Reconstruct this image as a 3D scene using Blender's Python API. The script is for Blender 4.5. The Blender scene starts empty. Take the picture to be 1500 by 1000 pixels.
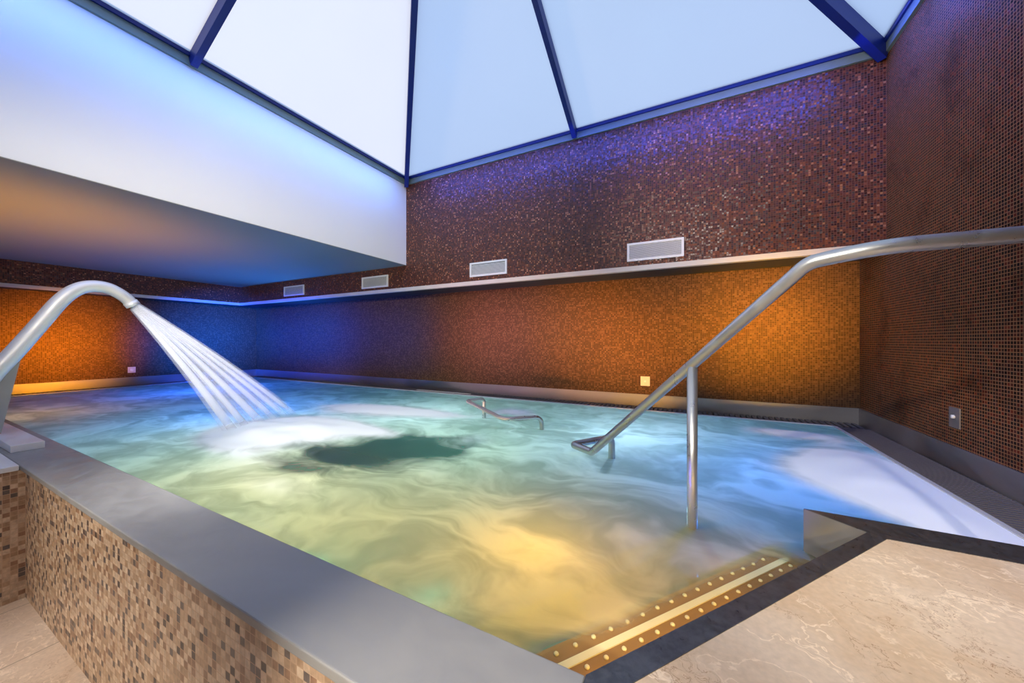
import bpy, bmesh, math, random
from mathutils import Vector, noise as mnoise

random.seed(7)
C = bpy.context.scene.collection
PI = math.pi

# ---------------------------------------------------------------- measuring
F = 511.0
TH = math.radians(27.1)
CT, ST = math.cos(TH), math.sin(TH)
EYE = Vector((0.0, 0.0, 1.58))          # eye 1.58 m above the lower floor


def ray(u, v):
    r = (u - 750.0) / F
    return Vector((r * CT - ST, CT + r * ST, (500.0 - v) / F))


def at_t(u, v, t):
    return EYE + ray(u, v) * t


def on_x(u, v, x):
    d = ray(u, v)
    return EYE + d * ((x - EYE.x) / d.x)


def on_y(u, v, y):
    d = ray(u, v)
    return EYE + d * ((y - EYE.y) / d.y)


def on_z(u, v, z):
    d = ray(u, v)
    return EYE + d * ((z - EYE.z) / d.z)


# levels and planes of the room (metres)
Z_WATER = 0.63
Z_DECK = 0.82
Z_SOFFIT = 2.97
Z_SKY = 4.43
Y_UP, Y_LOW = 4.80, 5.42
X_R = 1.74
X_LUP, X_LLOW = -10.30, -10.80
X_F = -4.63
Y_S0 = -1.376
Z_LEDGE0, Z_LEDGE1 = 2.503, 2.565
Z_BASE = 0.807
Y_C0, Y_C1 = 0.53, 0.785                # coping of the low front wall
GX, GY, GXL = 1.42, 5.10, -10.48        # pool edge at the gratings
Y_SLAB = 2.02


# ---------------------------------------------------------------- materials
class NT:
    def __init__(self, name):
        self.m = bpy.data.materials.new(name)
        self.m.use_nodes = True
        self.t = self.m.node_tree
        self.t.nodes.clear()
        self.out = self.t.nodes.new('ShaderNodeOutputMaterial')

    def n(self, kind, **kw):
        nd = self.t.nodes.new(kind)
        for k, v in kw.items():
            setattr(nd, k, v)
        return nd

    def l(self, a, b):
        self.t.links.new(a, b)

    def val(self, sock, v):
        if hasattr(v, 'is_linked'):
            self.l(v, sock)
        else:
            sock.default_value = v

    def math(self, op, a, b=0.0, c=0.0, clamp=False):
        nd = self.n('ShaderNodeMath', operation=op, use_clamp=clamp)
        self.val(nd.inputs[0], a)
        self.val(nd.inputs[1], b)
        self.val(nd.inputs[2], c)
        return nd.outputs[0]

    def vmath(self, op, a, b=None, scale=None):
        nd = self.n('ShaderNodeVectorMath', operation=op)
        self.val(nd.inputs[0], a)
        if b is not None:
            self.val(nd.inputs[1], b)
        if scale is not None:
            self.val(nd.inputs['Scale'], scale)
        return nd.outputs[0]

    def mixc(self, f, a, b, blend='MIX'):
        nd = self.n('ShaderNodeMix', data_type='RGBA', blend_type=blend)
        self.val(nd.inputs[0], f)
        for s, v in ((nd.inputs[6], a), (nd.inputs[7], b)):
            if hasattr(v, 'is_linked'):
                self.l(v, s)
            else:
                s.default_value = (*v, 1) if len(v) == 3 else v
        return nd.outputs[2]

    def ramp(self, f, stops, interp='LINEAR'):
        nd = self.n('ShaderNodeValToRGB')
        nd.color_ramp.interpolation = interp
        els = nd.color_ramp.elements
        while len(els) < len(stops):
            els.new(0.5)
        for e, (p, c) in zip(els, stops):
            e.position = p
            e.color = (*c, 1) if len(c) == 3 else c
        self.l(f, nd.inputs[0])
        return nd.outputs[0]

    def maprange(self, v, a, b, c=0.0, d=1.0, smooth=True):
        nd = self.n('ShaderNodeMapRange')
        if smooth:
            nd.interpolation_type = 'SMOOTHSTEP'
        self.val(nd.inputs[0], v)
        for i, x in enumerate((a, b, c, d)):
            self.val(nd.inputs[i + 1], x)
        return nd.outputs[0]

    def obj(self):
        return self.n('ShaderNodeTexCoord').outputs['Object']

    def noise(self, vec, scale, detail=4, rough=0.5, dist=0.0, color=False):
        nd = self.n('ShaderNodeTexNoise')
        self.l(vec, nd.inputs['Vector'])
        nd.inputs['Scale'].default_value = scale
        nd.inputs['Detail'].default_value = detail
        nd.inputs['Roughness'].default_value = rough
        nd.inputs['Distortion'].default_value = dist
        return nd.outputs['Color' if color else 'Fac']

    def mapping(self, vec, scale=(1, 1, 1), rot=(0, 0, 0), loc=(0, 0, 0)):
        nd = self.n('ShaderNodeMapping')
        self.l(vec, nd.inputs[0])
        nd.inputs['Scale'].default_value = scale
        nd.inputs['Rotation'].default_value = rot
        nd.inputs['Location'].default_value = loc
        return nd.outputs[0]

    def principled(self, color, rough=0.5, metal=0.0, normal=None, spec=0.5, **kw):
        p = self.n('ShaderNodeBsdfPrincipled')
        self.val(p.inputs['Base Color'], color if hasattr(color, 'is_linked') else (*color, 1))
        self.val(p.inputs['Roughness'], rough)
        self.val(p.inputs['Metallic'], metal)
        self.val(p.inputs['Specular IOR Level'], spec)
        if normal is not None:
            self.l(normal, p.inputs['Normal'])
        for k, v in kw.items():
            self.val(p.inputs[k], v)
        return p.outputs[0]

    def bump(self, h, strength=0.2, dist=0.01):
        b = self.n('ShaderNodeBump')
        b.inputs['Strength'].default_value = strength
        b.inputs['Distance'].default_value = dist
        self.l(h, b.inputs['Height'])
        return b.outputs[0]

    def done(self, sh):
        self.l(sh, self.out.inputs['Surface'])
        return self.m


def srgb(r, g, b):
    f = lambda c: (c / 255 / 12.92) if c <= 10 else ((c / 255 + 0.055) / 1.055) ** 2.4
    return (f(r), f(g), f(b))


def mosaic(name, axis, pitch, stops, grout, gw, rough=0.3, tilt=0.12, spec=0.5, stain=0.0, ior=1.5):
    """square glass mosaic: every tile its own colour and a slightly different tilt"""
    k = NT(name)
    co = k.n('ShaderNodeSeparateXYZ')
    k.l(k.obj(), co.inputs[0])
    a = co.outputs[0 if axis == 'x' else 1]
    a = k.math('DIVIDE', a, pitch)
    b = k.math('DIVIDE', co.outputs[2], pitch)
    fa, fb = k.math('FLOOR', a), k.math('FLOOR', b)
    cell = k.n('ShaderNodeCombineXYZ')
    k.l(fa, cell.inputs[0])
    k.l(fb, cell.inputs[1])
    wn = k.n('ShaderNodeTexWhiteNoise', noise_dimensions='3D')
    k.l(cell.outputs[0], wn.inputs['Vector'])
    ra, rb = k.math('FRACT', a), k.math('FRACT', b)
    ea = k.math('MINIMUM', ra, k.math('SUBTRACT', 1.0, ra))
    eb = k.math('MINIMUM', rb, k.math('SUBTRACT', 1.0, rb))
    tile = k.math('GREATER_THAN', k.math('MINIMUM', ea, eb), gw)
    tc = k.ramp(wn.outputs['Value'], stops, 'CONSTANT')
    # brushed variation inside each tile
    v = k.noise(k.obj(), 55, 3)
    tc = k.mixc(0.35, tc, k.mixc(1.0, tc, k.ramp(v, [(0.3, (0.45,) * 3), (0.7, (1.5,) * 3)]), 'MULTIPLY'))
    gc = grout
    if stain:
        sn = k.noise(k.obj(), 3.0, 5, 0.6)
        gc = k.mixc(k.maprange(sn, 0.5, 0.7, 0, stain), grout, tuple(c * 0.35 for c in grout))
    col = k.mixc(tile, gc, tc)
    geo = k.n('ShaderNodeNewGeometry').outputs['Normal']
    off = k.vmath('SUBTRACT', wn.outputs['Color'], (0.5, 0.5, 0.5))
    off = k.vmath('SCALE', off, scale=k.math('MULTIPLY', tile, tilt))
    nrm = k.vmath('NORMALIZE', k.vmath('ADD', geo, off))
    rg = k.math('MULTIPLY_ADD', k.math('SUBTRACT', 1.0, tile), 0.5, rough)
    return k.done(k.principled(col, rg, 0.0, nrm, spec, IOR=ior))


def plain(name, color, rough=0.6, spec=0.4, var=0.06, scale=3.0):
    k = NT(name)
    f = k.noise(k.obj(), scale, 5)
    c = k.mixc(f, tuple(x * (1 - var) for x in color), tuple(min(1, x * (1 + var)) for x in color))
    return k.done(k.principled(c, rough, 0, None, spec))


def steel(name, color=(0.62, 0.62, 0.62), rough=0.28, smudge=0.3, scale=9.0, streak=(1, 1, 1), metal=1.0):
    k = NT(name)
    co = k.mapping(k.obj(), streak)
    f = k.noise(co, scale, 6, 0.65, 0.6)
    g = k.noise(co, scale * 0.22, 4, 0.6, 0.4)
    h = k.math('MULTIPLY_ADD', f, 0.5, k.math('MULTIPLY', g, 0.5))
    c = k.mixc(k.maprange(h, 0.35, 0.65), tuple(x * (1 - smudge) for x in color), color)
    r = k.maprange(f, 0.3, 0.7, rough * 0.75, rough * 1.35)
    return k.done(k.principled(c, r, metal))


M = {}
dark_stops = [(0.0, srgb(38, 15, 10)), (0.22, srgb(72, 32, 20)), (0.5, srgb(96, 48, 29)),
              (0.7, srgb(54, 25, 17)), (0.84, srgb(126, 72, 46)), (0.95, srgb(164, 112, 80))]
right_stops = [(0.0, srgb(22, 8, 4)), (0.35, srgb(42, 14, 6)), (0.62, srgb(70, 22, 8)),
               (0.8, srgb(30, 14, 8)), (0.93, srgb(96, 34, 14))]
low_stops = [(0.0, srgb(74, 50, 34)), (0.3, srgb(90, 62, 42)), (0.6, srgb(66, 45, 32)),
             (0.85, srgb(102, 72, 50))]
M['mosaic_up_x'] = mosaic('brown_mosaic_long', 'x', 0.0235, dark_stops, srgb(106, 70, 54), 0.09, 0.36, 0.36, 0.5, 0.0, 1.5)
M['mosaic_up_y'] = mosaic('brown_mosaic_short', 'y', 0.0235, dark_stops, srgb(106, 70, 54), 0.09, 0.36, 0.36, 0.5, 0.0, 1.5)
M['mosaic_low_x'] = mosaic('copper_mosaic_long', 'x', 0.0235, low_stops, srgb(104, 78, 56), 0.08, 0.55, 0.14, 0.08)
M['mosaic_low_y'] = mosaic('copper_mosaic_short', 'y', 0.0235, low_stops, srgb(104, 78, 56), 0.08, 0.55, 0.14, 0.08)
M['mosaic_right'] = mosaic('dark_mosaic', 'y', 0.0233, right_stops, srgb(156, 112, 80), 0.10, 0.42, 0.14, 0.06, 0.6)
beige_stops = [(0.0, srgb(196, 168, 140)), (0.2, srgb(168, 136, 106)), (0.4, srgb(208, 182, 154)),
               (0.56, srgb(184, 152, 122)), (0.72, srgb(148, 112, 86)), (0.84, srgb(104, 92, 86)),
               (0.95, srgb(76, 64, 60))]
M['mosaic_front'] = mosaic('beige_mosaic', 'x', 0.0275, beige_stops, srgb(196, 166, 140), 0.045, 0.35, 0.06, 0.5)
M['mosaic_return'] = mosaic('beige_mosaic_return', 'y', 0.0275, beige_stops, srgb(196, 166, 140), 0.045, 0.35, 0.06, 0.5)
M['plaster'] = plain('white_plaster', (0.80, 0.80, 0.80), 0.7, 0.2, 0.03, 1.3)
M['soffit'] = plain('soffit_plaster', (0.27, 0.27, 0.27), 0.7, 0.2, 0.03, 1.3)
M['ledge'] = plain('ledge_stone', (0.62, 0.58, 0.52), 0.45, 0.4, 0.08, 6)
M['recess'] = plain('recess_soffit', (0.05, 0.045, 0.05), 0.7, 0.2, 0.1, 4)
M['steel'] = steel('brushed_steel', (0.60, 0.60, 0.60), 0.30, 0.35, 14, (1, 1, 1))
M['coping'] = steel('steel_coping', (0.35, 0.34, 0.33), 0.5, 0.14, 9, (0.8, 1.2, 1), 0.2)
M['coping_dark'] = steel('dark_steel_coping', (0.20, 0.20, 0.20), 0.36, 0.35, 60, (1, 1, 1), 0.85)
M['base_steel'] = steel('baseboard_steel', (0.36, 0.34, 0.34), 0.5, 0.2, 3, (0.4, 0.4, 1))
M['tube'] = steel('satin_tube', (0.50, 0.50, 0.50), 0.34, 0.0, 10, (1, 1, 1), 0.8)
M['spout'] = steel('white_steel', (0.86, 0.86, 0.86), 0.45, 0.05, 5, (1, 1, 1), 0.45)
M['frame'] = plain('skylight_frame_paint', srgb(16, 40, 128), 0.45, 0.4, 0.1, 5)
M['sill'] = plain('skylight_sill', srgb(110, 130, 130), 0.5, 0.4, 0.1, 5)
M['white'] = plain('white_enamel', (0.80, 0.80, 0.78), 0.4, 0.5, 0.02, 5)
M['duct'] = plain('duct_dark', (0.05, 0.055, 0.06), 0.6, 0.3, 0.02, 5)
M['slat'] = plain('grille_aluminium', (0.78, 0.79, 0.77), 0.45, 0.5, 0.04, 5)
M['grate'] = plain('grate_plastic', (0.11, 0.10, 0.11), 0.5, 0.4, 0.1, 5)
M['gutter'] = plain('gutter_dark', (0.03, 0.03, 0.035), 0.6, 0.3, 0.1, 5)
M['edge'] = plain('pool_edge_white', (0.5, 0.5, 0.5), 0.4, 0.4, 0.05, 5)
M['basin'] = plain('basin_lining', srgb(112, 168, 158), 0.5, 0.3, 0.06, 2)
M['tread'] = plain('step_lining', srgb(150, 112, 66), 0.45, 0.3, 0.08, 4)
M['nosing'] = plain('step_nosing', srgb(240, 230, 196), 0.5, 0.3, 0.04, 8)
M['stud'] = plain('step_stud', srgb(240, 226, 180), 0.3, 0.5, 0.02, 8)


def marble(name, base, light, dark, joint=None):
    k = NT(name)
    co = k.obj()
    warp = k.vmath('SCALE', k.vmath('SUBTRACT', k.noise(co, 1.6, 5, 0.6, 0, True), (0.5, 0.5, 0.5)), scale=0.9)
    cw = k.vmath('ADD', co, warp)
    cloud = k.noise(cw, 2.2, 6, 0.6)
    c = k.mixc(k.maprange(cloud, 0.3, 0.7), base, light)
    v1 = k.noise(k.mapping(cw, (1.0, 2.2, 1), (0, 0, 0.6)), 2.4, 7, 0.6)
    vein = k.maprange(k.math('ABSOLUTE', k.math('SUBTRACT', v1, 0.5)), 0.0, 0.016, 1.0, 0.0)
    gate = k.maprange(k.noise(co, 2.0, 3), 0.38, 0.58)
    c = k.mixc(k.math('MULTIPLY', k.math('MULTIPLY', vein, gate), 0.8), c, tuple(min(1, x * 1.35) for x in light))
    v2 = k.noise(k.mapping(cw, (1.4, 1.0, 1), (0, 0, -0.4), (5, 2, 0)), 3.1, 8, 0.65)
    vein2 = k.maprange(k.math('ABSOLUTE', k.math('SUBTRACT', v2, 0.5)), 0.0, 0.006, 1.0, 0.0)
    gate2 = k.maprange(k.noise(co, 2.6, 3), 0.42, 0.60)
    c = k.mixc(k.math('MULTIPLY', k.math('MULTIPLY', vein2, gate2), 0.85), c, dark)
    fine = k.noise(co, 60, 3)
    c = k.mixc(0.22, c, k.mixc(1.0, c, k.ramp(fine, [(0.3, (0.65,) * 3), (0.7, (1.25,) * 3)]), 'MULTIPLY'))
    if joint:
        s = k.n('ShaderNodeSeparateXYZ')
        k.l(co, s.inputs[0])
        j = None
        for ax, (o, p) in enumerate(joint):
            f = k.math('FRACT', k.math('DIVIDE', k.math('SUBTRACT', s.outputs[ax], o), p))
            e = k.math('MINIMUM', f, k.math('SUBTRACT', 1.0, f))
            j = e if j is None else k.math('MINIMUM', j, e)
        c = k.mixc(k.math('LESS_THAN', j, 0.004), c, tuple(x * 0.45 for x in base))
    return k.done(k.principled(c, 0.32, 0, k.bump(v2, 0.04, 0.002), 0.35))


M['marble'] = marble('cream_marble', srgb(210, 178, 144), srgb(226, 202, 176), srgb(150, 108, 76))
M['floor'] = marble('beige_stone_floor', srgb(214, 186, 160), srgb(226, 202, 180), srgb(170, 132, 102),
                    joint=((-2.96, 0.6), (-0.35, 1.2)))


def pane_mat():
    k = NT('frosted_pane')
    tr = k.n('ShaderNodeBsdfTranslucent')
    f = k.noise(k.obj(), 0.7, 3)
    k.l(k.mixc(f, (0.90, 0.92, 0.95), (0.97, 0.98, 1.0)), tr.inputs[0])
    gl = k.n('ShaderNodeBsdfGlossy')
    gl.inputs['Roughness'].default_value = 0.25
    mx = k.n('ShaderNodeMixShader')
    mx.inputs[0].default_value = 0.04
    k.l(tr.outputs[0], mx.inputs[1])
    k.l(gl.outputs[0], mx.inputs[2])
    return k.done(mx.outputs[0])


M['pane'] = pane_mat()


def water_mat():
    """clear teal water with milky swirls of fine bubbles; foam and clear pools come from mesh attributes"""
    k = NT('milky_water')
    at = lambda n: k.n('ShaderNodeAttribute', attribute_name=n).outputs['Fac']
    foam, clear = at('foam'), at('clear')
    co = k.mapping(k.obj(), (1.0, 1.0, 0.0))
    warp = k.vmath('SCALE', k.vmath('SUBTRACT', k.noise(co, 1.1, 3, 0.5, 0, True), (0.5, 0.5, 0.5)), scale=1.5)
    cw = k.mapping(k.vmath('ADD', co, warp), (0.75, 1.5, 1.0), (0, 0, 0.15))
    n1 = k.noise(cw, 1.6, 4, 0.5, 0.6)
    n2 = k.noise(cw, 4.5, 4, 0.5, 0.6)
    sw = k.math('MULTIPLY_ADD', n2, 0.22, k.math('MULTIPLY', n1, 0.78))
    milk = k.maprange(sw, 0.34, 0.64, 0.70, 0.95)
    # foam and clear patches take a ragged edge from the same swirl
    f2 = k.maprange(k.math('ADD', foam, k.math('MULTIPLY', k.math('SUBTRACT', sw, 0.5), 0.9)), 0.15, 1.0)
    f2 = k.math('MULTIPLY', f2, k.maprange(foam, 0.02, 0.22))
    c2 = k.maprange(k.math('ADD', clear, k.math('MULTIPLY', k.math('SUBTRACT', 0.5, sw), 1.0)), 0.15, 0.95)
    c2 = k.math('MULTIPLY', c2, k.maprange(clear, 0.02, 0.2))
    milk = k.math('MULTIPLY', milk, k.math('SUBTRACT', 1.0, k.math('MULTIPLY', c2, 0.92)))
    milk = k.math('MAXIMUM', milk, f2, clamp=True)
    mc = k.mixc(f2, k.mixc(k.maprange(sw, 0.36, 0.62), (0.62, 0.66, 0.62), (0.90, 0.92, 0.90)), (0.95, 0.96, 0.97))
    tl = k.n('ShaderNodeBsdfTranslucent')
    k.l(mc, tl.inputs[0])
    df = k.n('ShaderNodeBsdfDiffuse')
    k.l(mc, df.inputs[0])
    body = k.n('ShaderNodeMixShader')
    k.l(k.maprange(f2, 0, 1, 0.02, 0.85), body.inputs[0])
    k.l(tl.outputs[0], body.inputs[1])
    k.l(df.outputs[0], body.inputs[2])
    tp = k.n('ShaderNodeBsdfTransparent')
    k.l(k.mixc(at('shallow'), (0.64, 0.80, 0.74), (0.95, 0.95, 0.90)), tp.inputs[0])
    mx = k.n('ShaderNodeMixShader')
    k.l(milk, mx.inputs[0])
    k.l(tp.outputs[0], mx.inputs[1])
    k.l(body.outputs[0], mx.inputs[2])
    gl = k.n('ShaderNodeBsdfGlossy')
    gl.inputs['Roughness'].default_value = 0.30
    fr = k.n('ShaderNodeFresnel')
    fr.inputs['IOR'].default_value = 1.33
    g = k.n('ShaderNodeMixShader')
    k.l(k.math('MULTIPLY', fr.outputs[0], k.maprange(f2, 0, 1, 0.35, 0.04)), g.inputs[0])
    k.l(mx.outputs[0], g.inputs[1])
    k.l(gl.outputs[0], g.inputs[2])
    return k.done(g.outputs[0])


M['water'] = water_mat()


def jet_mat(name, dens):
    k = NT(name)
    at = k.n('ShaderNodeAttribute', attribute_name='along').outputs['Fac']
    st = k.noise(k.mapping(k.obj(), (6, 2, 2)), 1.0, 3)
    a = k.math('MULTIPLY', k.maprange(st, 0.25, 0.75, 0.88, 1.08), k.math('MULTIPLY', k.maprange(at, 0.0, 1.0, dens, dens * 0.65), k.maprange(at, 0.86, 1.0, 1.0, 0.25)))
    tl = k.n('ShaderNodeBsdfTranslucent')
    tl.inputs[0].default_value = (0.95, 0.96, 1, 1)
    df = k.n('ShaderNodeBsdfDiffuse')
    df.inputs[0].default_value = (0.95, 0.96, 1, 1)
    b = k.n('ShaderNodeMixShader')
    k.l(tl.outputs[0], b.inputs[1])
    k.l(df.outputs[0], b.inputs[2])
    tp = k.n('ShaderNodeBsdfTransparent')
    mx = k.n('ShaderNodeMixShader')
    k.l(a, mx.inputs[0])
    k.l(tp.outputs[0], mx.inputs[1])
    k.l(b.outputs[0], mx.inputs[2])
    return k.done(mx.outputs[0])


M['jet'] = jet_mat('jet_core', 0.75)
M['spray'] = jet_mat('jet_spray', 0.26)


# ---------------------------------------------------------------- geometry helpers
def link(name, me, mat=None, parent=None, smooth=False):
    o = bpy.data.objects.new(name, me)
    C.objects.link(o)
    if mat is not None:
        me.materials.append(mat)
    if smooth:
        for p in me.polygons:
            p.use_smooth = True
    if parent is not None:
        o.parent = parent
        o.matrix_parent_inverse.identity()
        o.location = -parent.location
    return o


def fin(name, bm, mat, parent=None, smooth=False):
    bmesh.ops.recalc_face_normals(bm, faces=bm.faces)
    me = bpy.data.meshes.new(name)
    bm.to_mesh(me)
    bm.free()
    return link(name, me, mat, parent, smooth)


def box(bm, x0, x1, y0, y1, z0, z1):
    vs = [bm.verts.new((x, y, z)) for z in (z0, z1) for y in (y0, y1) for x in (x0, x1)]
    for f in ((0, 1, 3, 2), (4, 6, 7, 5), (0, 4, 5, 1), (2, 3, 7, 6), (0, 2, 6, 4), (1, 5, 7, 3)):
        bm.faces.new([vs[i] for i in f])
    return vs


def bevel(bm, w, seg=2):
    bmesh.ops.bevel(bm, geom=list(bm.edges), offset=w, segments=seg, profile=0.6, affect='EDGES')


def prism(bm, pts, z0, z1):
    lo = [bm.verts.new((x, y, z0)) for x, y in pts]
    hi = [bm.verts.new((x, y, z1)) for x, y in pts]
    n = len(pts)
    bm.faces.new(lo[::-1])
    bm.faces.new(hi)
    for i in range(n):
        bm.faces.new((lo[i], lo[(i + 1) % n], hi[(i + 1) % n], hi[i]))


def extrude_poly(bm, pts, vec):
    """any planar polygon of 3-D points, pushed along vec"""
    a = [bm.verts.new(p) for p in pts]
    b = [bm.verts.new(Vector(p) + vec) for p in pts]
    n = len(pts)
    bm.faces.new(a)
    bm.faces.new(b[::-1])
    for i in range(n):
        bm.faces.new((a[i], b[i], b[(i + 1) % n], a[(i + 1) % n]))


def beam(bm, a, b, w, h, up):
    """bar of rectangular section hanging under the line a-b; up = outward normal"""
    d = (b - a).normalized()
    s = d.cross(up).normalized()
    u = s.cross(d).normalized()
    vs = []
    for p in (a, b):
        for su, hu in ((-1, 0), (1, 0), (1, -1), (-1, -1)):
            vs.append(bm.verts.new(p + s * su * w / 2 + u * hu * h))
    for f in ((0, 1, 2, 3), (7, 6, 5, 4), (0, 4, 5, 1), (1, 5, 6, 2), (2, 6, 7, 3), (3, 7, 4, 0)):
        bm.faces.new([vs[i] for i in f])


def rounded(pts, r, seg=8):
    """polyline with its corners turned on radius r (per-corner list allowed)"""
    out = [pts[0]]
    for i in range(1, len(pts) - 1):
        rr = r[i - 1] if isinstance(r, (list, tuple)) else r
        p, a, b = pts[i], (pts[i - 1] - pts[i]), (pts[i + 1] - pts[i])
        la, lb = a.length, b.length
        a.normalize()
        b.normalize()
        ang = a.angle(b)
        t = min(rr / max(math.tan(ang / 2), 1e-4), la * 0.49, lb * 0.49)
        p0, p1 = p + a * t, p + b * t
        for k in range(seg + 1):
            s = k / seg
            out.append(p0 * (1 - s) ** 2 + p * 2 * s * (1 - s) + p1 * s ** 2)
    out.append(pts[-1])
    return out


def tube(bm, pts, rad, n=16, caps=True, layer=None):
    rads = rad if isinstance(rad, (list, tuple)) else [rad] * len(pts)
    rings = []
    d0 = (pts[1] - pts[0]).normalized()
    ref = Vector((0, 0, 1)) if abs(d0.z) < 0.9 else Vector((1, 0, 0))
    side = d0.cross(ref).normalized()
    for i, p in enumerate(pts):
        d = (pts[min(i + 1, len(pts) - 1)] - pts[max(i - 1, 0)]).normalized()
        side = (side - d * side.dot(d)).normalized()
        up = d.cross(side)
        ring = []
        for k in range(n):
            a = 2 * PI * k / n
            v = bm.verts.new(p + (side * math.cos(a) + up * math.sin(a)) * rads[i])
            if layer is not None:
                v[layer] = i / (len(pts) - 1)
            ring.append(v)
        rings.append(ring)
    for i in range(len(rings) - 1):
        for k in range(n):
            bm.faces.new((rings[i][k], rings[i][(k + 1) % n], rings[i + 1][(k + 1) % n], rings[i + 1][k]))
    if caps:
        bm.faces.new(rings[0][::-1])
        bm.faces.new(rings[-1])


def thing(name, label, cat, loc, group=None):
    o = bpy.data.objects.new(name, None)
    o.empty_display_size = 0.1
    C.objects.link(o)
    o.location = loc
    o['label'] = label
    o['category'] = cat
    if group:
        o['group'] = group
    return o


def tag(o, label, cat, group=None):
    o['label'] = label
    o['category'] = cat
    if group:
        o['group'] = group
    return o


def struct(name, bm, mat, label=None, cat=None):
    o = fin(name, bm, mat)
    o['kind'] = 'structure'
    if label:
        o['label'] = label
        o['category'] = cat or 'wall'
    return o


def boxes(*bs):
    bm = bmesh.new()
    for b in bs:
        box(bm, *b)
    return bm


# ---------------------------------------------------------------- room shell
YB = -3.2                                  # wall behind the camera
struct('floor', boxes((-3.66, -0.1, YB, 0.56, -0.12, 0.0)), M['floor'],
       'beige stone tile floor below the low mosaic wall', 'floor')
struct('wall_back', boxes((X_LLOW - 0.2, X_R, Y_LOW, Y_LOW + 0.2, -0.6, 2.52)), M['mosaic_low_x'],
       'long recessed brown mosaic wall below the ledge at the back', 'wall')
struct('wall_left', boxes((X_LLOW - 0.2, X_LLOW, -3.4, Y_LOW, -0.6, 2.52)), M['mosaic_low_y'],
       'recessed mosaic wall at the far left end of the pool', 'wall')
struct('wall_upper_back', boxes((X_LUP, X_R, Y_UP, Y_LOW + 0.2, Z_LEDGE1, Z_SKY)), M['mosaic_up_x'],
       'dark brown mosaic wall above the ledge, under the skylight', 'wall')
struct('wall_upper_left', boxes((X_LLOW - 0.2, X_LUP, -3.4, Y_LOW + 0.2, Z_LEDGE1, Z_SKY)), M['mosaic_up_y'],
       'mosaic band above the ledge at the far left end', 'wall')
struct('wall_right', boxes((X_R, X_R + 0.2, -3.4, Y_LOW + 0.2, -0.6, Z_SKY)), M['mosaic_right'],
       'tall dark mosaic wall on the right with pale grout', 'wall')
struct('wall_near', boxes((X_LLOW - 0.2, X_R + 0.2, YB - 0.2, YB, -0.6, Z_SKY)), M['plaster'],
       'plain white wall behind the viewpoint', 'wall')
# soffit box on the left: flat underside and white fascia up to the skylight
struct('wall_bulkhead', boxes((X_LUP, X_F, YB, Y_UP, Z_SOFFIT + 0.006, Z_SKY)), M['plaster'],
       'white plaster bulkhead face between the skylight and the low ceiling', 'wall')
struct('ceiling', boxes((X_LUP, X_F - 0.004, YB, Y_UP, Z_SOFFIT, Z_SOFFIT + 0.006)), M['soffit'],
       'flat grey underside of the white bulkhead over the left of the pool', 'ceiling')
struct('ceiling_rear', boxes((X_F, X_R, YB, Y_S0, Z_SOFFIT, Z_SKY)), M['plaster'],
       'white plaster ceiling behind the viewpoint', 'ceiling')
# ledge trims along the foot of the upper walls, and the dark underside of the recess
struct('trim_back', boxes((X_LUP, X_R, Y_UP - 0.025, Y_UP + 0.05, Z_LEDGE0, Z_LEDGE1)), M['ledge'],
       'pale stone ledge edge running along the back wall', 'ledge')
struct('trim_left', boxes((X_LUP - 0.05, X_LUP + 0.025, YB, Y_UP, Z_LEDGE0, Z_LEDGE1)), M['ledge'],
       'pale stone ledge edge running along the far left wall', 'ledge')
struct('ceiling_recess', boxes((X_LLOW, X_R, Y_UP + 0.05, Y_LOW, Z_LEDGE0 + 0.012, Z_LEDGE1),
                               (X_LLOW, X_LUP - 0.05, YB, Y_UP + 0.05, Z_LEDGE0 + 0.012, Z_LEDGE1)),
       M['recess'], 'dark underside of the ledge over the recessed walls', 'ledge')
# steel baseboards
struct('baseboard_back', boxes((X_LLOW, X_R, Y_LOW - 0.012, Y_LOW, 0.55, Z_BASE)), M['base_steel'],
       'brushed steel skirting along the foot of the back wall', 'baseboard')
struct('baseboard_left', boxes((X_LLOW, X_LLOW + 0.012, YB, Y_LOW - 0.012, 0.55, Z_BASE)), M['base_steel'],
       'brushed steel skirting along the far left wall', 'baseboard')
struct('baseboard_right', boxes((X_R - 0.012, X_R, Y_SLAB, Y_LOW - 0.012, 0.55, Z_BASE)), M['base_steel'],
       'brushed steel skirting along the right wall', 'baseboard')
# low front wall and its return toward the camera
struct('wall_front', boxes((-3.70, -0.22, 0.55, 0.765, 0.0, Z_DECK - 0.03)), M['mosaic_front'],
       'low beige and brown mosaic wall below the steel coping', 'wall')
struct('wall_return', boxes((-6.6, -3.66, YB, 0.55, 0.0, Z_DECK - 0.03),
                            (-10.8, -6.6, YB, 0.62, 0.0, Z_DECK - 0.03)), M['mosaic_return'],
       'beige striped mosaic return wall at the left edge', 'wall')

# pool basin (under the water)
PX0, PX1, PY0, PY1 = GXL, GX, 0.77, GY
bm = bmesh.new()
box(bm, PX0, PX1, PY0, PY1, -0.92, -0.80)
box(bm, X_LLOW, PX0, 0.6, Y_LOW, -0.85, 0.50)
box(bm, PX0, X_R, PY1, Y_LOW, -0.85, 0.50)
box(bm, PX1, X_R, Y_SLAB, PY1, -0.85, 0.50)
box(bm, PX0, -0.22, 0.765, PY0, -0.85, 0.78)
struct('floor_basin', bm, M['basin'], 'teal pool basin under the milky water', 'pool')

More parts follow.
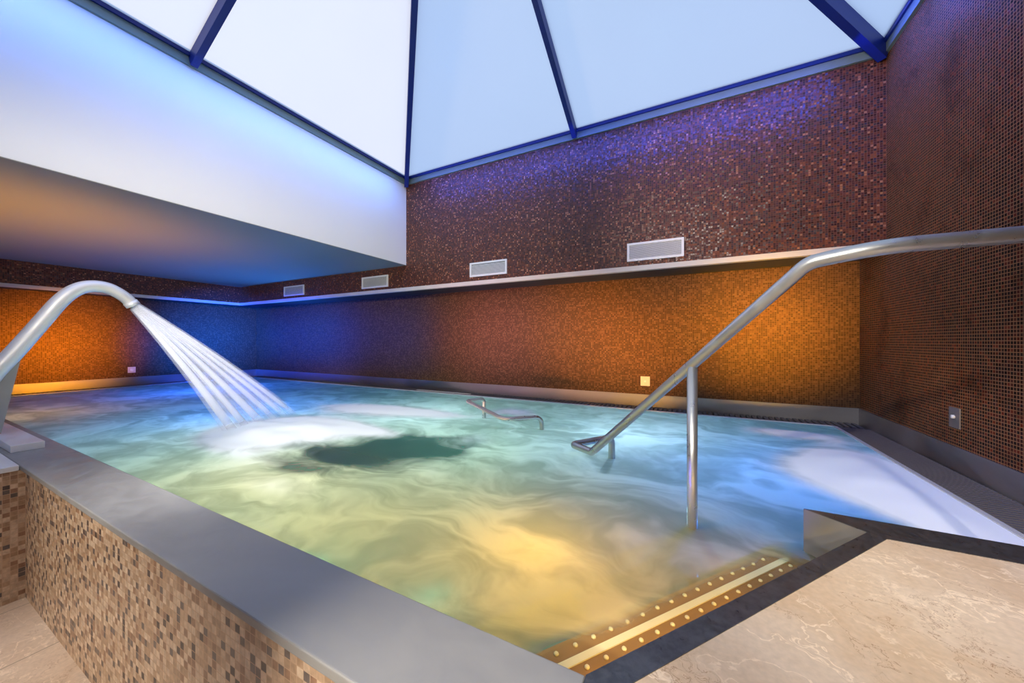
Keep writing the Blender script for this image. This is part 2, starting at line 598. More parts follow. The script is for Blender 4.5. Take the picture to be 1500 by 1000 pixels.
# ---------------------------------------------------------------- skylight
E1 = Vector((0.606, 0.795, 0)).normalized()          # along the angled deck edge
N1 = Vector((-0.795, 0.606, 0)).normalized()         # from that edge into the pool
XM, YM = (X_F + X_R) / 2, (Y_S0 + Y_UP) / 2
APEX = Vector((XM, YM, Z_SKY + 0.5 * 3.12))
cor = [Vector((X_F, Y_UP, Z_SKY)), Vector((X_R, Y_UP, Z_SKY)), Vector((X_R, Y_S0, Z_SKY)), Vector((X_F, Y_S0, Z_SKY))]
mid = [(cor[i] + cor[(i + 1) % 4]) / 2 for i in range(4)]
sky = bpy.data.objects.new('window_1', None)
C.objects.link(sky)
sky.location = (XM, YM, Z_SKY)
sky['kind'] = 'structure'
sky['label'] = 'pyramid skylight of frosted panes in dark blue bars'
sky['category'] = 'skylight'
up = Vector((0, 0, 1))
for i in range(4):
    for a, b in ((cor[i], mid[i]), (mid[i], cor[(i + 1) % 4])):
        bm = bmesh.new()
        lift = Vector((0, 0, 0.10))
        v = [bm.verts.new(p) for p in (a + lift, b + lift, APEX + lift)]
        bm.faces.new(v)
        fin('glass_pane', bm, M['pane'], sky)
    bm = bmesh.new()
    nrm = (mid[i] - Vector((XM, YM, Z_SKY))).normalized() * 0.447 + up * 0.894
    beam(bm, mid[i] + up * 0.12, APEX + up * 0.12, 0.06, 0.15, nrm)
    fin('rafter', bm, M['frame'], sky)
    bm = bmesh.new()
    beam(bm, cor[i] + up * 0.13, APEX + up * 0.13, 0.07, 0.20, up)
    fin('hip_rafter', bm, M['frame'], sky)
# curb: a dark frame standing on a lighter sill
for (x0, x1, y0, y1, dx, dy) in ((X_F, X_R, Y_UP, Y_UP, 0, -1), (X_F, X_R, Y_S0, Y_S0, 0, 1),
                                 (X_F, X_F, Y_S0, Y_UP, 1, 0), (X_R, X_R, Y_S0, Y_UP, -1, 0)):
    bm = bmesh.new()
    w = 0.05
    box(bm, min(x0, x1 + dx * w, x0 + dx * w), max(x1, x0 + dx * w), min(y0, y0 + dy * w), max(y1, y0 + dy * w),
        Z_SKY + 0.085, Z_SKY + 0.14)
    fin('curb_frame', bm, M['frame'], sky)
    bm = bmesh.new()
    w = 0.03
    box(bm, min(x0, x0 + dx * w), max(x1, x0 + dx * w), min(y0, y0 + dy * w), max(y1, y0 + dy * w),
        Z_SKY, Z_SKY + 0.085)
    fin('curb_sill', bm, M['sill'], sky)

# ---------------------------------------------------------------- coping, deck
bm = boxes((-10.8, -0.213, Y_C0, Y_C1, Z_DECK - 0.03, Z_DECK))
bevel(bm, 0.006, 3)
tag(fin('pool_coping', bm, M['coping']), 'wide stainless steel coping on the low mosaic wall', 'coping')
bm = boxes((-6.6, -3.652, YB + 0.01, Y_C0 - 0.004, Z_DECK - 0.028, Z_DECK + 0.004))
bevel(bm, 0.004, 2)
tag(fin('return_coping', bm, M['spout']), 'pale steel coping end on the mosaic return wall at the left edge', 'coping')

c_in = Vector((0.46, Y_SLAB))                        # slab corner in the pool
k_in = Vector((0.628, 1.885))                        # where the angled edge meets the side wall
k_out = Vector((0.675, 1.856))
s_in = Vector((-0.213, 0.785))
s_out = Vector((-0.136, 0.785))
# marble deck slab
bm = bmesh.new()
prism(bm, [k_out, (X_R - 0.013, 1.864), (X_R - 0.013, YB + 0.02), (-0.09, YB + 0.02), (-0.09, 0.53), (-0.205, 0.53), (-0.205, 0.695)], 0.0, Z_DECK - 0.002)
# outline follows the angled coping
tag(fin('marble_deck', bm, M['marble']), 'raised cream marble deck slab in the lower right corner', 'deck')
deck_cop = thing('deck_coping', 'dark steel coping edging the marble deck at the pool steps', 'coping', (0.6, 1.9, Z_DECK))
bm = bmesh.new()
prism(bm, [k_in, k_out, (-0.205, 0.695), s_in], Z_DECK - 0.05, Z_DECK)
o = fin('angled_edge', bm, M['coping_dark'], deck_cop)
o['label'] = 'dark angled steel strip'
bm = bmesh.new()
prism(bm, [c_in, (X_R - 0.012, Y_SLAB), (X_R - 0.012, 1.864), k_out, k_in], Z_DECK - 0.05, Z_DECK)
fin('straight_edge', bm, M['coping_dark'], deck_cop)
bm = bmesh.new()
e2 = Vector((E1.x, E1.y))
q0, q1 = c_in - e2 * 0.004, k_in - e2 * 0.004
prism(bm, [q0, q1, k_in + e2 * 0.004, c_in + e2 * 0.004], -0.55, Z_DECK - 0.001)
fin('side_panel', bm, M['base_steel'], deck_cop)
bm = bmesh.new()
prism(bm, [(c_in.x, c_in.y - 0.002), (X_R - 0.012, Y_SLAB - 0.002), (X_R - 0.012, Y_SLAB - 0.012), (c_in.x + 0.014, Y_SLAB - 0.012)],
      -0.55, Z_DECK - 0.05)
fin('face_panel', bm, M['base_steel'], deck_cop)
bm = bmesh.new()
a, b = s_in, k_in
n2 = Vector((N1.x, N1.y)) * -0.01
prism(bm, [a, b, b + n2, a + n2], -0.55, Z_DECK - 0.05)
fin('riser_panel', bm, M['base_steel'], deck_cop)

# ---------------------------------------------------------------- pool steps
def strip(a_off, b_off, s0, s1, z0, z1, bm):
    """box laid parallel to the angled edge: a_off..b_off out from it, s0..s1 along it"""
    o = Vector((s_in.x, s_in.y, 0))
    p = [o + N1 * n + E1 * s for n, s in ((a_off, s0), (a_off, s1), (b_off, s1), (b_off, s0))]
    prism(bm, [(q.x, q.y) for q in p], z0, z1)


E_LEN = 1.385


def s_start(n_off):
    # the step ends on the low front wall (y = 0.79)
    return 0.01 - n_off * N1.y / E1.y


STEP_Z = (0.575, 0.22, -0.12)
for i, z in enumerate(STEP_Z):
    n0, n1 = ((0.005, 0.335), (0.337, 0.65), (0.652, 0.95))[i]
    st = thing('pool_step', ('top pool step with a pale nosing stripe and stud rows beside the deck',
                             'second pool step down under the milky water', 'lowest pool step under the milky water')[i],
               'step', (s_in.x, s_in.y, z))
    bm = bmesh.new()
    o = Vector((s_in.x, s_in.y, 0))
    p = [o + N1 * n0 + E1 * (s_start(n0) + 0.004), o + N1 * n0 + E1 * (E_LEN - 0.02), o + N1 * n1 + E1 * (E_LEN - 0.02),
         o + N1 * n1 + E1 * (s_start(n1) + 0.004)]
    prism(bm, [(q.x, q.y) for q in p], -0.55, z)
    fin('tread', bm, M['tread'], st)
    if i == 0:
        bm = bmesh.new()
        p = [o + N1 * 0.246 + E1 * (s_start(0.246) + 0.01), o + N1 * 0.246 + E1 * (E_LEN - 0.03),
             o + N1 * 0.272 + E1 * (E_LEN - 0.03), o + N1 * 0.272 + E1 * (s_start(0.272) + 0.01)]
        prism(bm, [(q.x, q.y) for q in p], z, z + 0.004)
        fin('nosing_stripe', bm, M['nosing'], st)
        stud_me = None
        for n_off in (0.225, 0.305):
            s = s_start(n_off) + 0.04
            while s < E_LEN - 0.05:
                c = o + N1 * n_off + E1 * s + Vector((0, 0, z))
                if stud_me is None:
                    bm = bmesh.new()
                    prof = [(0.0085, 0.0), (0.008, 0.003), (0.006, 0.0055), (0.003, 0.0065)]
                    rings = [[bm.verts.new((r * math.cos(2 * PI * q / 12), r * math.sin(2 * PI * q / 12), h)) for q in range(12)]
                             for r, h in prof]
                    for r0, r1 in zip(rings, rings[1:]):
                        for q in range(12):
                            bm.faces.new((r0[q], r0[(q + 1) % 12], r1[(q + 1) % 12], r1[q]))
                    bm.faces.new(rings[-1])
                    bm.faces.new(rings[0][::-1])
                    so = fin('stud', bm, M['stud'], st, True)
                    stud_me = so.data
                    so.location = c - st.location
                else:
                    so = bpy.data.objects.new('stud', stud_me)
                    C.objects.link(so)
                    so.parent = st
                    so.location = c - st.location
                s += 0.075

# ---------------------------------------------------------------- overflow gratings
def grating(label, x0, x1, y0, y1, along, pitch, bar, lip):
    g = thing('overflow_grate', label, 'grate', ((x0 + x1) / 2, (y0 + y1) / 2, Z_WATER))
    bm = bmesh.new()
    zt = Z_WATER + 0.006
    if along == 'x':
        n = int((x1 - x0) / pitch)
        for i in range(n):
            x = x0 + (i + 0.5) * pitch
            box(bm, x - bar / 2, x + bar / 2, y0 + 0.03, y1 - 0.015, zt - 0.03, zt)
    else:
        n = int((y1 - y0) / pitch)
        for i in range(n):
            y = y0 + (i + 0.5) * pitch
            box(bm, x0 + 0.03, x1 - 0.015, y - bar / 2, y + bar / 2, zt - 0.03, zt)
    fin('bars', bm, M['grate'], g)
    bm = bmesh.new()
    if along == 'x':
        box(bm, x0, x1, y0 + 0.03, y1, 0.50, 0.515)
    else:
        box(bm, x0 + 0.03, x1, y0, y1, 0.50, 0.515)
    fin('channel', bm, M['gutter'], g)
    bm = bmesh.new()
    box(bm, *lip, 0.50, zt + 0.002)
    o = fin('lip', bm, M['edge'], g)
    o['label'] = 'white edge lip'
    return g


grating('slotted overflow grating along the foot of the back wall', GXL, X_R - 0.012, GY, Y_LOW - 0.012, 'x', 0.06, 0.036,
        (GXL, GX, GY, GY + 0.03))
grating('slotted overflow grating along the foot of the right wall', GX, X_R - 0.012, Y_SLAB + 0.002, GY, 'y', 0.036, 0.019,
        (GX, GX + 0.03, Y_SLAB + 0.002, GY))
bm_left = grating('slotted overflow grating along the far left wall', X_LLOW + 0.012, GXL, 0.79, Y_LOW - 0.33, 'y', 0.055, 0.038,
                  (GXL - 0.03, GXL, 0.79, GY))
# stretch of the channel closed by a flat cover
bm = boxes((on_y(612, 575, 5.24).x, on_y(690, 580, 5.24).x, 5.20, 5.245, Z_WATER + 0.006, Z_WATER + 0.014))
tag(fin('channel_cover', bm, M['edge']), 'thin pale cover strip lying on the grating by the back wall', 'cover')

# ---------------------------------------------------------------- water
FOAM = [  # x, y, sx, sy, strength, height
]


def foam_at(u, v, su, sv, s, h):
    p = on_z(u, v, Z_WATER)
    FOAM.append((p.x, p.y, su, sv, s, h))


foam_at(400, 634, 0.75, 0.36, 1.5, 0.07)      # where the jet lands
foam_at(470, 622, 0.9, 0.35, 1.1, 0.03)
foam_at(560, 600, 0.9, 0.30, 0.8, 0.01)
foam_at(330, 650, 0.7, 0.26, 0.8, 0.02)
foam_at(620, 603, 0.8, 0.28, 0.8, 0.0)
foam_at(500, 600, 0.9, 0.3, 0.6, 0.0)
foam_at(540, 632, 0.6, 0.16, 0.6, 0.0)
foam_at(750, 603, 0.45, 0.35, 1.0, 0.01)      # by the far grab rail
foam_at(1160, 636, 0.45, 0.22, 1.2, 0.02)     # along the back right edge
foam_at(1270, 685, 0.36, 0.60, 1.3, 0.03)     # boiling patch at the right
foam_at(1350, 735, 0.30, 0.42, 1.5, 0.03)
foam_at(1420, 775, 0.20, 0.30, 1.2, 0.01)
foam_at(1200, 690, 0.45, 0.45, 0.8, 0.01)
foam_at(690, 645, 0.30, 0.30, 0.7, 0.0)
foam_at(400, 705, 0.8, 0.25, 0.45, 0.0)
foam_at(640, 690, 0.5, 0.16, 0.35, 0.0)
CLEAR = []


def clear_at(u, v, sx, sy, s=1.0):
    p = on_z(u, v, Z_WATER)
    CLEAR.append((p.x, p.y, sx, sy, s))


clear_at(600, 654, 0.55, 0.28, 1.4)
clear_at(510, 668, 0.60, 0.20, 1.2)
clear_at(420, 680, 0.50, 0.13, 0.8)
clear_at(645, 650, 0.28, 0.26, 1.0)
clear_at(675, 885, 0.10, 0.09, 0.16)
clear_at(300, 600, 0.6, 0.35, 0.5)


def gsum(lst, x, y):
    s = 0.0
    for q in lst:
        d = ((x - q[0]) / q[2]) ** 2 + ((y - q[1]) / q[3]) ** 2
        if d < 9:
            s += q[4] * math.exp(-d)
    return s


def hsum(x, y):
    s = 0.0
    for q in FOAM:
        d = ((x - q[0]) / q[2]) ** 2 + ((y - q[1]) / q[3]) ** 2
        if d < 9:
            s += q[5] * math.exp(-d * 1.3)
    return s


def edge_dist(x, y):
    return (x - s_in.x) * N1.x + (y - s_in.y) * N1.y


bm = bmesh.new()
lf = bm.verts.layers.float.new('foam')
lc = bm.verts.layers.float.new('clear')
ls = bm.verts.layers.float.new('shallow')
xs, x = [], GXL
while x < GX - 1e-4:
    xs.append(x)
    x += 0.055 if x < -5 else (0.035 if x < -1.5 else 0.028)
xs.append(GX)
ys, y = [], Y_C1 + 0.001
while y < GY - 1e-4:
    ys.append(y)
    y += 0.03
ys.append(GY)
grid = {}
for i, x in enumerate(xs):
    for j, y in enumerate(ys):
        # keep out of the deck block
        if x > c_in.x and y < Y_SLAB + 0.0:
            inside = True
        else:
            inside = False
        d = edge_dist(x, y)
        beyond = d < -0.001 or ((x - c_in.x) * E1.x + (y - c_in.y) * E1.y > 0 and y < Y_SLAB)
        if beyond and y < Y_SLAB:
            continue
        edge = min(1.0, min(x - GXL, GX - x, y - Y_C1, GY - y) / 0.25)
        wob = mnoise.noise(Vector((x * 1.3, y * 1.3, 1.7))) * 0.006 + mnoise.noise(Vector((x * 3.5, y * 3.5, 4.1))) * 0.003
        z = Z_WATER + (wob + hsum(x, y) * (1 + 0.5 * mnoise.noise(Vector((x * 4, y * 4, 9.0))))) * max(edge, 0.0)
        v = bm.verts.new((x, y, z))
        v[lf] = gsum(FOAM, x, y)
        cl = gsum(CLEAR, x, y)
        along = (x - s_in.x) * E1.x + (y - s_in.y) * E1.y
        if d < 0.5 and along < 1.39:
            sh = max(0.0, min(1.0, (0.35 - d) / 0.13))
            sh *= max(0.0, min(1.0, (1.31 - along) / 0.14))
            cl = max(cl, 1.1 * sh)
            v[ls] = sh
        v[lc] = cl
        grid[i, j] = v
for i in range(len(xs) - 1):
    for j in range(len(ys) - 1):
        q = [grid.get(k) for k in ((i, j), (i + 1, j), (i + 1, j + 1), (i, j + 1))]
        q = [v for v in q if v is not None]
        if len(q) >= 3:
            bm.faces.new(q)
water = fin('pool_water', bm, M['water'], None, True)
tag(water, 'milky swirling pool water lit blue and amber, with white foam', 'water')
water['kind'] = 'stuff'

# ---------------------------------------------------------------- spout and its jet
XS = -4.72
sp = thing('water_spout', 'white steel gooseneck water spout leaning over the pool at the left', 'spout', (XS, 0.62, Z_DECK + 0.05))
ctr = [on_x(u, v, XS) for u, v in ((-62, 612), (-20, 560), (22, 515), (62, 470), (85, 444), (103, 429), (121, 421), (140, 419),
                                    (158, 422), (173, 429), (185, 437), (194, 446))]
foot = Vector((XS, 0.36, Z_DECK + 0.004))
path = [foot] + ctr[1:]
# Catmull-Rom through the measured centre line
dense = []
for i in range(len(path) - 1):
    p0, p1, p2, p3 = path[max(i - 1, 0)], path[i], path[i + 1], path[min(i + 2, len(path) - 1)]
    for k in range(6):
        t = k / 6
        dense.append(0.5 * ((2 * p1) + (p2 - p0) * t + (2 * p0 - 5 * p1 + 4 * p2 - p3) * t * t + (3 * p1 - p0 - 3 * p2 + p3) * t ** 3))
dense.append(path[-1])
n = len(dense)
bm = bmesh.new()
tube(bm, dense, [0.056 - 0.008 * (i / (n - 1)) for i in range(n)], 28, True)
fin('neck_tube', bm, M['spout'], sp, True)
d_end = (dense[-1] - dense[-4]).normalized()
bm = bmesh.new()
tube(bm, [dense[-1] - d_end * 0.03, dense[-1] + d_end * 0.012], 0.0535, 28, True)
fin('nozzle_ring', bm, M['spout'], sp, True)
bm = bmesh.new()
f0, f1 = on_x(44, 508, XS), on_x(1, 641, XS)
tri = [f0 + Vector((0, -0.03, 0)), Vector((XS, f1.y, Z_DECK + 0.052)), Vector((XS, 0.40, Z_DECK + 0.006)), dense[8]]
extrude_poly(bm, [p + Vector((-0.012, 0, 0)) for p in tri], Vector((0.024, 0, 0)))
o = fin('support_fin', bm, M['coping'], sp)
o['label'] = 'grey triangular steel fin'
bm = boxes((-5.5, -4.11, 0.557, 0.70, Z_DECK + 0.001, Z_DECK + 0.05))
bevel(bm, 0.004, 2)
tag(fin('spout_plinth', bm, M['spout']), 'low pale steel plinth on the coping under the spout', 'plinth')

nz = dense[-1] + d_end * 0.014
jet = thing('water_jet', 'fan of white water streams falling from the spout into the pool', 'water', nz)
ends = [(342, 631, 0.040), (362, 626, 0.034), (383, 619, 0.040), (402, 613, 0.030), (418, 609, 0.026), (431, 606, 0.024)]
for k, (u, v, r1) in enumerate(ends):
    e = on_z(u, v, Z_WATER + 0.02)
    s = nz + Vector(((k - 2.5) * 0.008, 0, (k - 2.5) * 0.010))
    pts = []
    for q in range(25):
        t = q / 24
        p = s.lerp(e, t)
        p.z += 0.16 * t * (1 - t)                     # the streams fall on a shallow curve
        pts.append(p)
    for nm, mt, ra, rb in (('stream', M['jet'], 0.012, r1), ('spray', M['spray'], 0.024, r1 * 1.9)):
        bm = bmesh.new()
        la = bm.verts.layers.float.new('along')
        tube(bm, pts, [ra + (rb - ra) * q / 24 for q in range(25)], 12, False, la)
        if nm == 'stream':
            core = fin(nm, bm, mt, jet, True)
        else:
            mist = fin(nm, bm, mt, None, True)
            mist.parent = core                        # the loose spray around its own stream
# ---------------------------------------------------------------- handrails
hr = thing('handrail', 'long stainless handrail sloping from the marble deck down into the pool', 'handrail', (0.01, 2.02, STEP_Z[1]))
L = lambda s, z: Vector((0.01, 2.02, 0)) + N1 * s + Vector((0, 0, z))
zb = EYE.z
bend = at_t(1185, 384, 1.344)
b2 = at_t(1292, 361, 1.20)
off = at_t(1500, 343, 1.10)
off2 = off + (off - b2) * 0.6
deck_leg = Vector((off2.x, off2.y, Z_DECK))
low = at_t(867, 662, 2.50)
c1 = at_t(839, 651, 2.66)
c2 = at_t(896, 641, 2.84)
dn = Vector((c2.x, c2.y, 0.40))
pts = rounded([deck_leg, off2, off, b2, bend, low, c1, c2, dn], [0.09, 0.3, 0.6, 0.10, 0.03, 0.03, 0.05], 10)
bm = bmesh.new()
tube(bm, pts, 0.0265, 24)
fin('rail', bm, M['tube'], hr, True)
tt = (1014 - 1185) / (867 - 1185)
# the point of the sloping run above the post
best = min((bend.lerp(low, q / 400) for q in range(401)), key=lambda p: abs((lambda d: (d.x * CT + d.y * ST) / (d.y * CT - d.x * ST) * F + 750)(p - EYE) - 1014))
POST = best
bm = bmesh.new()
tube(bm, [Vector((POST.x, POST.y, STEP_Z[1])), Vector((POST.x, POST.y, POST.z - 0.008))], 0.0245, 24)
fin('post', bm, M['tube'], hr, True)
bm = bmesh.new()
tube(bm, [Vector((deck_leg.x, deck_leg.y, Z_DECK)), Vector((deck_leg.x, deck_leg.y, Z_DECK + 0.012))], 0.06, 24)
fin('flange', bm, M['tube'], hr, True)

gr = thing('grab_rail', 'short bent steel grab rail rising from the water in mid pool', 'handrail', on_z(750, 620, Z_WATER))
fa = on_z(709, 612, Z_WATER)
fb = on_z(793.5, 629, Z_WATER)
ta = Vector((fa.x, fa.y, at_t(708, 582, 4.45).z))
tb = Vector((fb.x, fb.y, at_t(790, 609, 3.82).z))
q1 = at_t(684, 587, 4.22)
q2 = at_t(737, 614, 3.55)
pts = rounded([Vector((fa.x, fa.y, -0.55)), ta, q1, q2, tb, Vector((fb.x, fb.y, -0.55))], [0.05, 0.04, 0.12, 0.09], 10)
bm = bmesh.new()
tube(bm, pts, 0.0225, 20)
fin('rail', bm, M['tube'], gr, True)

# ---------------------------------------------------------------- vents, sockets
def vent(label, c4):
    """c4 = left, right, (top,bottom at left), from the photo, on the upper back wall"""
    u0, u1, t0, b0, t1, b1 = c4
    yw = Y_UP
    x0, x1 = on_y(u0, t0, yw).x, on_y(u1, t1, yw).x
    zt = (on_y(u0, t0, yw).z + on_y(u1, t1, yw).z) / 2
    zb_ = (on_y(u0, b0, yw).z + on_y(u1, b1, yw).z) / 2
    zb_ = max(zb_, Z_LEDGE1 + 0.012)
    g = thing('wall_vent', label, 'vent', ((x0 + x1) / 2, yw, zb_), 'air vents above the ledge')
    fw = 0.028
    bm = boxes((x0, x1, yw - 0.022, yw, zt - fw, zt), (x0, x1, yw - 0.022, yw, zb_, zb_ + fw),
               (x0, x0 + fw, yw - 0.022, yw, zb_ + fw, zt - fw), (x1 - fw, x1, yw - 0.022, yw, zb_ + fw, zt - fw))
    fin('vent_frame', bm, M['white'], g)
    bm = boxes((x0 + fw, x1 - fw, yw - 0.004, yw, zb_ + fw, zt - fw))
    fin('vent_back', bm, M['duct'], g)
    bm = bmesh.new()
    z = zb_ + fw + 0.008
    while z < zt - fw - 0.004:
        vs = box(bm, x0 + fw, x1 - fw, yw - 0.018, yw - 0.005, z - 0.0015, z + 0.0015)
        for v in vs:
            if v.co.y > yw - 0.01:
                v.co.z += 0.006
            else:
                v.co.z -= 0.004
        z += 0.0125
    fin('louvre', bm, M['slat'], g)


vent('large white air vent on the back wall, nearest the right corner', (919, 1002, 357, 383, 348, 376))
vent('white air vent right of the white bulkhead, second from the right corner', (689, 743, 386, 406, 379, 401))
vent('dim blue lit air vent just left of where the white bulkhead ends', (531, 569, 407, 424, 402, 419))
vent('leftmost dark blue air vent, by the far corner', (417, 446, 420, 434, 417, 432))


def plate_back(label, u0, u1, v0, v1):
    p, q = on_y(u0, v1, Y_LOW), on_y(u1, v0, Y_LOW)
    g = thing('wall_socket', label, 'socket', ((p.x + q.x) / 2, Y_LOW, (p.z + q.z) / 2))
    bm = boxes((p.x, q.x, Y_LOW - 0.012, Y_LOW, p.z, q.z))
    bevel(bm, 0.003, 2)
    fin('face_plate', bm, M['ledge'], g)
    cx, cz = (p.x + q.x) / 2, (p.z + q.z) / 2
    bm = bmesh.new()
    tube(bm, [Vector((cx, Y_LOW - 0.012, cz)), Vector((cx, Y_LOW - 0.02, cz))], 0.016, 16)
    fin('button', bm, M['white'], g, True)


plate_back('small square pale wall plate on the back wall above the skirting', 938.5, 952, 551.5, 564.5)
p, q = on_x(187, 546, X_LLOW), on_x(198.5, 537, X_LLOW)
g = thing('wall_socket', 'small pale wall plate on the amber lit far left wall', 'socket', (X_LLOW, (p.y + q.y) / 2, (p.z + q.z) / 2))
bm = boxes((X_LLOW, X_LLOW + 0.012, min(p.y, q.y), max(p.y, q.y), p.z, q.z))
bevel(bm, 0.003, 2)
fin('face_plate', bm, M['ledge'], g)
bm = bmesh.new()
cy, cz = (p.y + q.y) / 2, (p.z + q.z) / 2
tube(bm, [Vector((X_LLOW + 0.012, cy, cz)), Vector((X_LLOW + 0.022, cy, cz))], 0.028, 16)
fin('button', bm, M['white'], g, True)
p, q = on_x(1392, 624, X_R), on_x(1408, 599, X_R)
g = thing('push_button', 'upright steel button plate on the right wall above the skirting', 'button', (X_R, (p.y + q.y) / 2, (p.z + q.z) / 2))
bm = boxes((X_R - 0.008, X_R, min(p.y, q.y), max(p.y, q.y), p.z, q.z))
bevel(bm, 0.002, 2)
fin('face_plate', bm, M['base_steel'], g)
cy, cz = (p.y + q.y) / 2, p.z + (q.z - p.z) * 0.55
bm = bmesh.new()
tube(bm, [Vector((X_R - 0.008, cy, cz)), Vector((X_R - 0.022, cy, cz))], 0.0135, 20)
fin('button', bm, M['white'], g, True)

# ---------------------------------------------------------------- light
def light(kind, name, loc, power, color, rot=(0, 0, 0), **kw):
    ld = bpy.data.lights.new(name, kind)
    ld.energy = power
    ld.color = color
    for a, v in kw.items():
        setattr(ld, a, v)
    o = bpy.data.objects.new(name, ld)
    C.objects.link(o)
    o.location = loc
    o.rotation_euler = rot
    return o


def aim(loc, target):
    return (Vector(target) - Vector(loc)).to_track_quat('-Z', 'Y').to_euler()


w = bpy.data.worlds.new('sky')
bpy.context.scene.world = w
w.use_nodes = True
bg = w.node_tree.nodes['Background']
bg.inputs[0].default_value = (0.50, 0.67, 1.0, 1)
bg.inputs[1].default_value = 0.98
light('SUN', 'sun', (-10, -4, 12), 2.0, (1.0, 0.72, 0.35), aim((0, 0, 0), (0.95, 0.35, -0.25)), angle=0.02)

AMB = (1.0, 0.42, 0.03)
BLUE = (0.03, 0.16, 1.0)
WARM = (1.0, 0.72, 0.30)


# lamps in the pool, under the water
def pool_lamp(x, y, power, color, z=0.05):
    light('SPOT', 'pool_lamp', (x, y, z), power, color, (PI, 0, 0), spot_size=math.radians(168), spot_blend=0.4, shadow_soft_size=0.0)


pool_lamp(-0.62, 1.50, 7.5, (1.0, 0.50, 0.0), 0.22)
pool_lamp(-1.5, 1.3, 12, (1.0, 0.62, 0.01), -0.25)
pool_lamp(-2.7, 1.45, 26, (1.0, 0.80, 0.30), -0.25)
pool_lamp(-4.2, 1.9, 18, (0.75, 0.95, 0.8), -0.25)
pool_lamp(0.8, 3.3, 24, (0.06, 0.24, 1.0), -0.25)
pool_lamp(0.35, 2.95, 18, (0.03, 0.2, 1.0), -0.25)
pool_lamp(-0.6, 3.8, 44, (0.45, 0.7, 0.85), -0.25)
pool_lamp(-5.4, 2.6, 70, (0.03, 0.20, 1.0), -0.25)
pool_lamp(-7.6, 1.2, 12, (1.0, 0.55, 0.08), -0.25)
pool_lamp(-8.4, 3.4, 100, BLUE, -0.25)
pool_lamp(-3.0, 3.6, 36, (0.55, 0.8, 0.85), -0.25)
pool_lamp(-1.5, 2.7, 8, (0.5, 0.8, 0.55), -0.25)
# teal lights added low in the basin to brighten the clear patch
for x, y in ((-2.1, 2.5), (-3.6, 2.3), (-5.2, 2.0)):
    light('POINT', 'added_basin_light', (x, y, -0.50), 10, (0.55, 1.0, 0.86), shadow_soft_size=0.0)
# amber spots added under the angled deck edge to light the top step
for q in (0.2, 0.5, 0.8):
    p = Vector((s_in.x, s_in.y, 0)) + N1 * 0.03 + E1 * q
    light('SPOT', 'added_step_light', (p.x, p.y, 0.74), 4.0, (1.0, 0.62, 0.15), aim((0, 0, 0), N1 + Vector((0, 0, -0.55))),
          spot_size=2.6, spot_blend=1.0, shadow_soft_size=0.01)


# added strips without fittings, hidden low over the water, to colour the walls
def wall_fill(x, d, power, color, length=2.5, spread=18):
    loc = Vector((x, 0.84, 0.715))
    d = Vector(d).normalized()
    return light('AREA', 'added_wall_strip', loc, power, color, d.to_track_quat('-Z', 'Y').to_euler(), shape='RECTANGLE', size=length,
                 size_y=0.04, spread=math.radians(spread))


UPT = (0, 1, 0.23)
o = wall_fill(0.95, (-0.06, 1, 0.34), 27, (1.0, 0.50, 0.015), 0.95, 36)
o.location = (0.98, Y_SLAB + 0.05, 0.70)
o = wall_fill(0.7, (-0.50, 1, 0.26), 17, (1.0, 0.47, 0.04), 0.30, 36)
o.location = (0.70, Y_SLAB + 0.12, 0.70)
wall_fill(-2.15, (0.14, 1, 0.23), 13, (1.0, 0.44, 0.20), 1.6, 30)
wall_fill(-3.2, (0.0, 1, 0.23), 12, (1.0, 0.42, 0.60), 1.6, 30)
wall_fill(-5.9, UPT, 24, (0.01, 0.05, 1.0), 2.4, 28)
wall_fill(-8.6, UPT, 125, (0.0, 0.05, 1.0), 3.2, 30)
# more added strips, turned to the far left wall
o = wall_fill(-6.4, (X_LLOW + 6.4, 3.3, 1.0), 130, (0.0, 0.08, 1.0), 0.8, 30)
o.location = (-6.4, 1.25, 0.70)
o = wall_fill(-6.4, (X_LLOW + 6.4, 0.95, 0.85), 38, (1.0, 0.36, 0.0), 0.6, 30)
o.location = (-6.4, 1.0, 0.70)


# fill spots added at the pool side to tint the bulkhead underside and right wall
def side_fill(x, y, target, power, color, size):
    loc = (x, y, 0.72)
    light('SPOT', 'added_fill_spot', loc, power, color, aim(loc, target), spot_size=math.radians(size), spot_blend=1.0,
          shadow_soft_size=0.02)


side_fill(-5.9, 0.84, (-6.7, 0.9, Z_SOFFIT), 280, (1.0, 0.42, 0.0), 115)
side_fill(-8.4, 4.9, (-7.9, 3.8, Z_SOFFIT), 250, (0.02, 0.24, 1.0), 120)
side_fill(-1.2, 0.84, (X_R, 3.4, 0.95), 60, (0.16, 0.12, 1.0), 16)


# blue strips under the skylight sill, throwing on the wall tops
def strip_light(loc, d, length, power, color):
    d = Vector(d)
    rot = d.to_track_quat('-Z', 'Y' if abs(d.x) < 0.01 else 'X').to_euler()
    light('AREA', 'cove_strip', loc, power, color, rot, shape='RECTANGLE',
          size=length if abs(d.x) < 0.01 else 0.03, size_y=0.03 if abs(d.x) < 0.01 else length, spread=math.radians(120))


strip_light((XM, Y_UP - 0.45, Z_SKY + 0.04), (0, 0.45, -0.42), 5.6, 34, (0.05, 0.10, 1.0))
strip_light((X_F + 0.40, YM, Z_SKY + 0.02), (-0.35, 0, -0.40), 5.6, 24, (0.10, 0.28, 1.0))
strip_light((X_R - 0.45, YM, Z_SKY + 0.04), (0.35, 0, -0.32), 5.6, 90, (0.05, 0.12, 1.0))

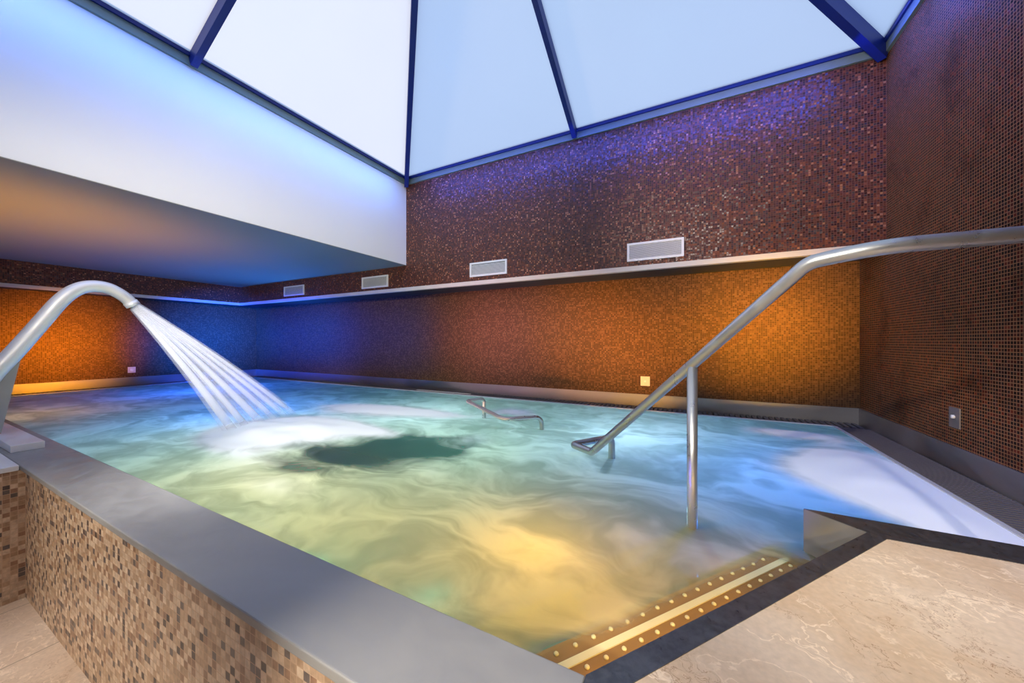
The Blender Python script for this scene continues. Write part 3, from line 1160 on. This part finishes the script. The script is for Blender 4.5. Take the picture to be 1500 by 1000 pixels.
# ceiling spots of the rear part of the room, on the deck, the coping and the low wall
for x, y, t, pw, sz in ((0.9, -1.8, (0.95, 1.1, 0.8), 500, 0.75), (-0.5, -2.4, (-0.45, 0.42, 0.7), 1150, 0.36), (-2.6, -2.2, (-2.4, 0.4, 0.3), 420, 0.8)):
    loc = (x, y, Z_SOFFIT - 0.04)
    light('SPOT', 'ceiling_spot', loc, pw, (1.0, 0.91, 0.76), aim(loc, t), spot_size=sz, spot_blend=1.0, shadow_soft_size=0.06)
loc = (-1.4, -1.6, Z_SOFFIT - 0.36)  # warm spot added to lift the upper back wall
light('SPOT', 'added_spot', loc, 1300, (1.0, 0.78, 0.68), aim(loc, (0.75, Y_UP, 3.4)), spot_size=0.64, spot_blend=1.0, shadow_soft_size=0.3)
loc = (-1.0, -1.5, Z_SOFFIT - 0.06)  # white spot added to whiten the foam at the right
light('SPOT', 'added_spot', loc, 700, (1.0, 0.95, 0.82), aim(loc, (1.05, 3.1, Z_WATER)), spot_size=0.5, spot_blend=1.0, shadow_soft_size=0.05)
loc = (-1.6, -1.5, Z_SOFFIT - 0.06)  # narrow spot added to brighten the jet
light('SPOT', 'added_spot', loc, 1100, (1.0, 0.97, 0.92), aim(loc, (-4.5, 1.75, 1.4)), spot_size=0.34, spot_blend=1.0, shadow_soft_size=0.05)
loc = (-1.2, -1.5, Z_SOFFIT - 0.06)  # another added spot, for the foam where the jet lands
light('SPOT', 'added_spot', loc, 1050, (1.0, 0.98, 0.93), aim(loc, (-3.0, 2.3, Z_WATER)), spot_size=0.56, spot_blend=1.0, shadow_soft_size=0.05)
# fill spots added below the rear ceiling edge to brighten the white bulkhead
for x in (0.9, -0.6):
    loc = (x, -1.6, Z_SOFFIT - 0.06)
    light('SPOT', 'added_spot', loc, 560, (1.0, 0.89, 0.72), aim(loc, (X_F, 3.7, 3.0)), spot_size=1.2, spot_blend=1.0, shadow_soft_size=0.05)

# ---------------------------------------------------------------- camera
cd = bpy.data.cameras.new('camera')
cd.sensor_width = 36
cd.lens = F / 1500 * 36
cd.clip_start = 0.02
cam = bpy.data.objects.new('camera', cd)
C.objects.link(cam)
cam.location = EYE
cam.rotation_euler = (PI / 2, 0, TH)
sc = bpy.context.scene
sc.camera = cam
sc.view_settings.view_transform = 'Standard'
sc.view_settings.look = 'None'
sc.view_settings.gamma = 1
sc.view_settings.use_curve_mapping = False
sc.view_settings.exposure = 0.0
sc.cycles.use_denoising = True
sc.cycles.sample_clamp_indirect = 6
sc.cycles.transparent_max_bounces = 24
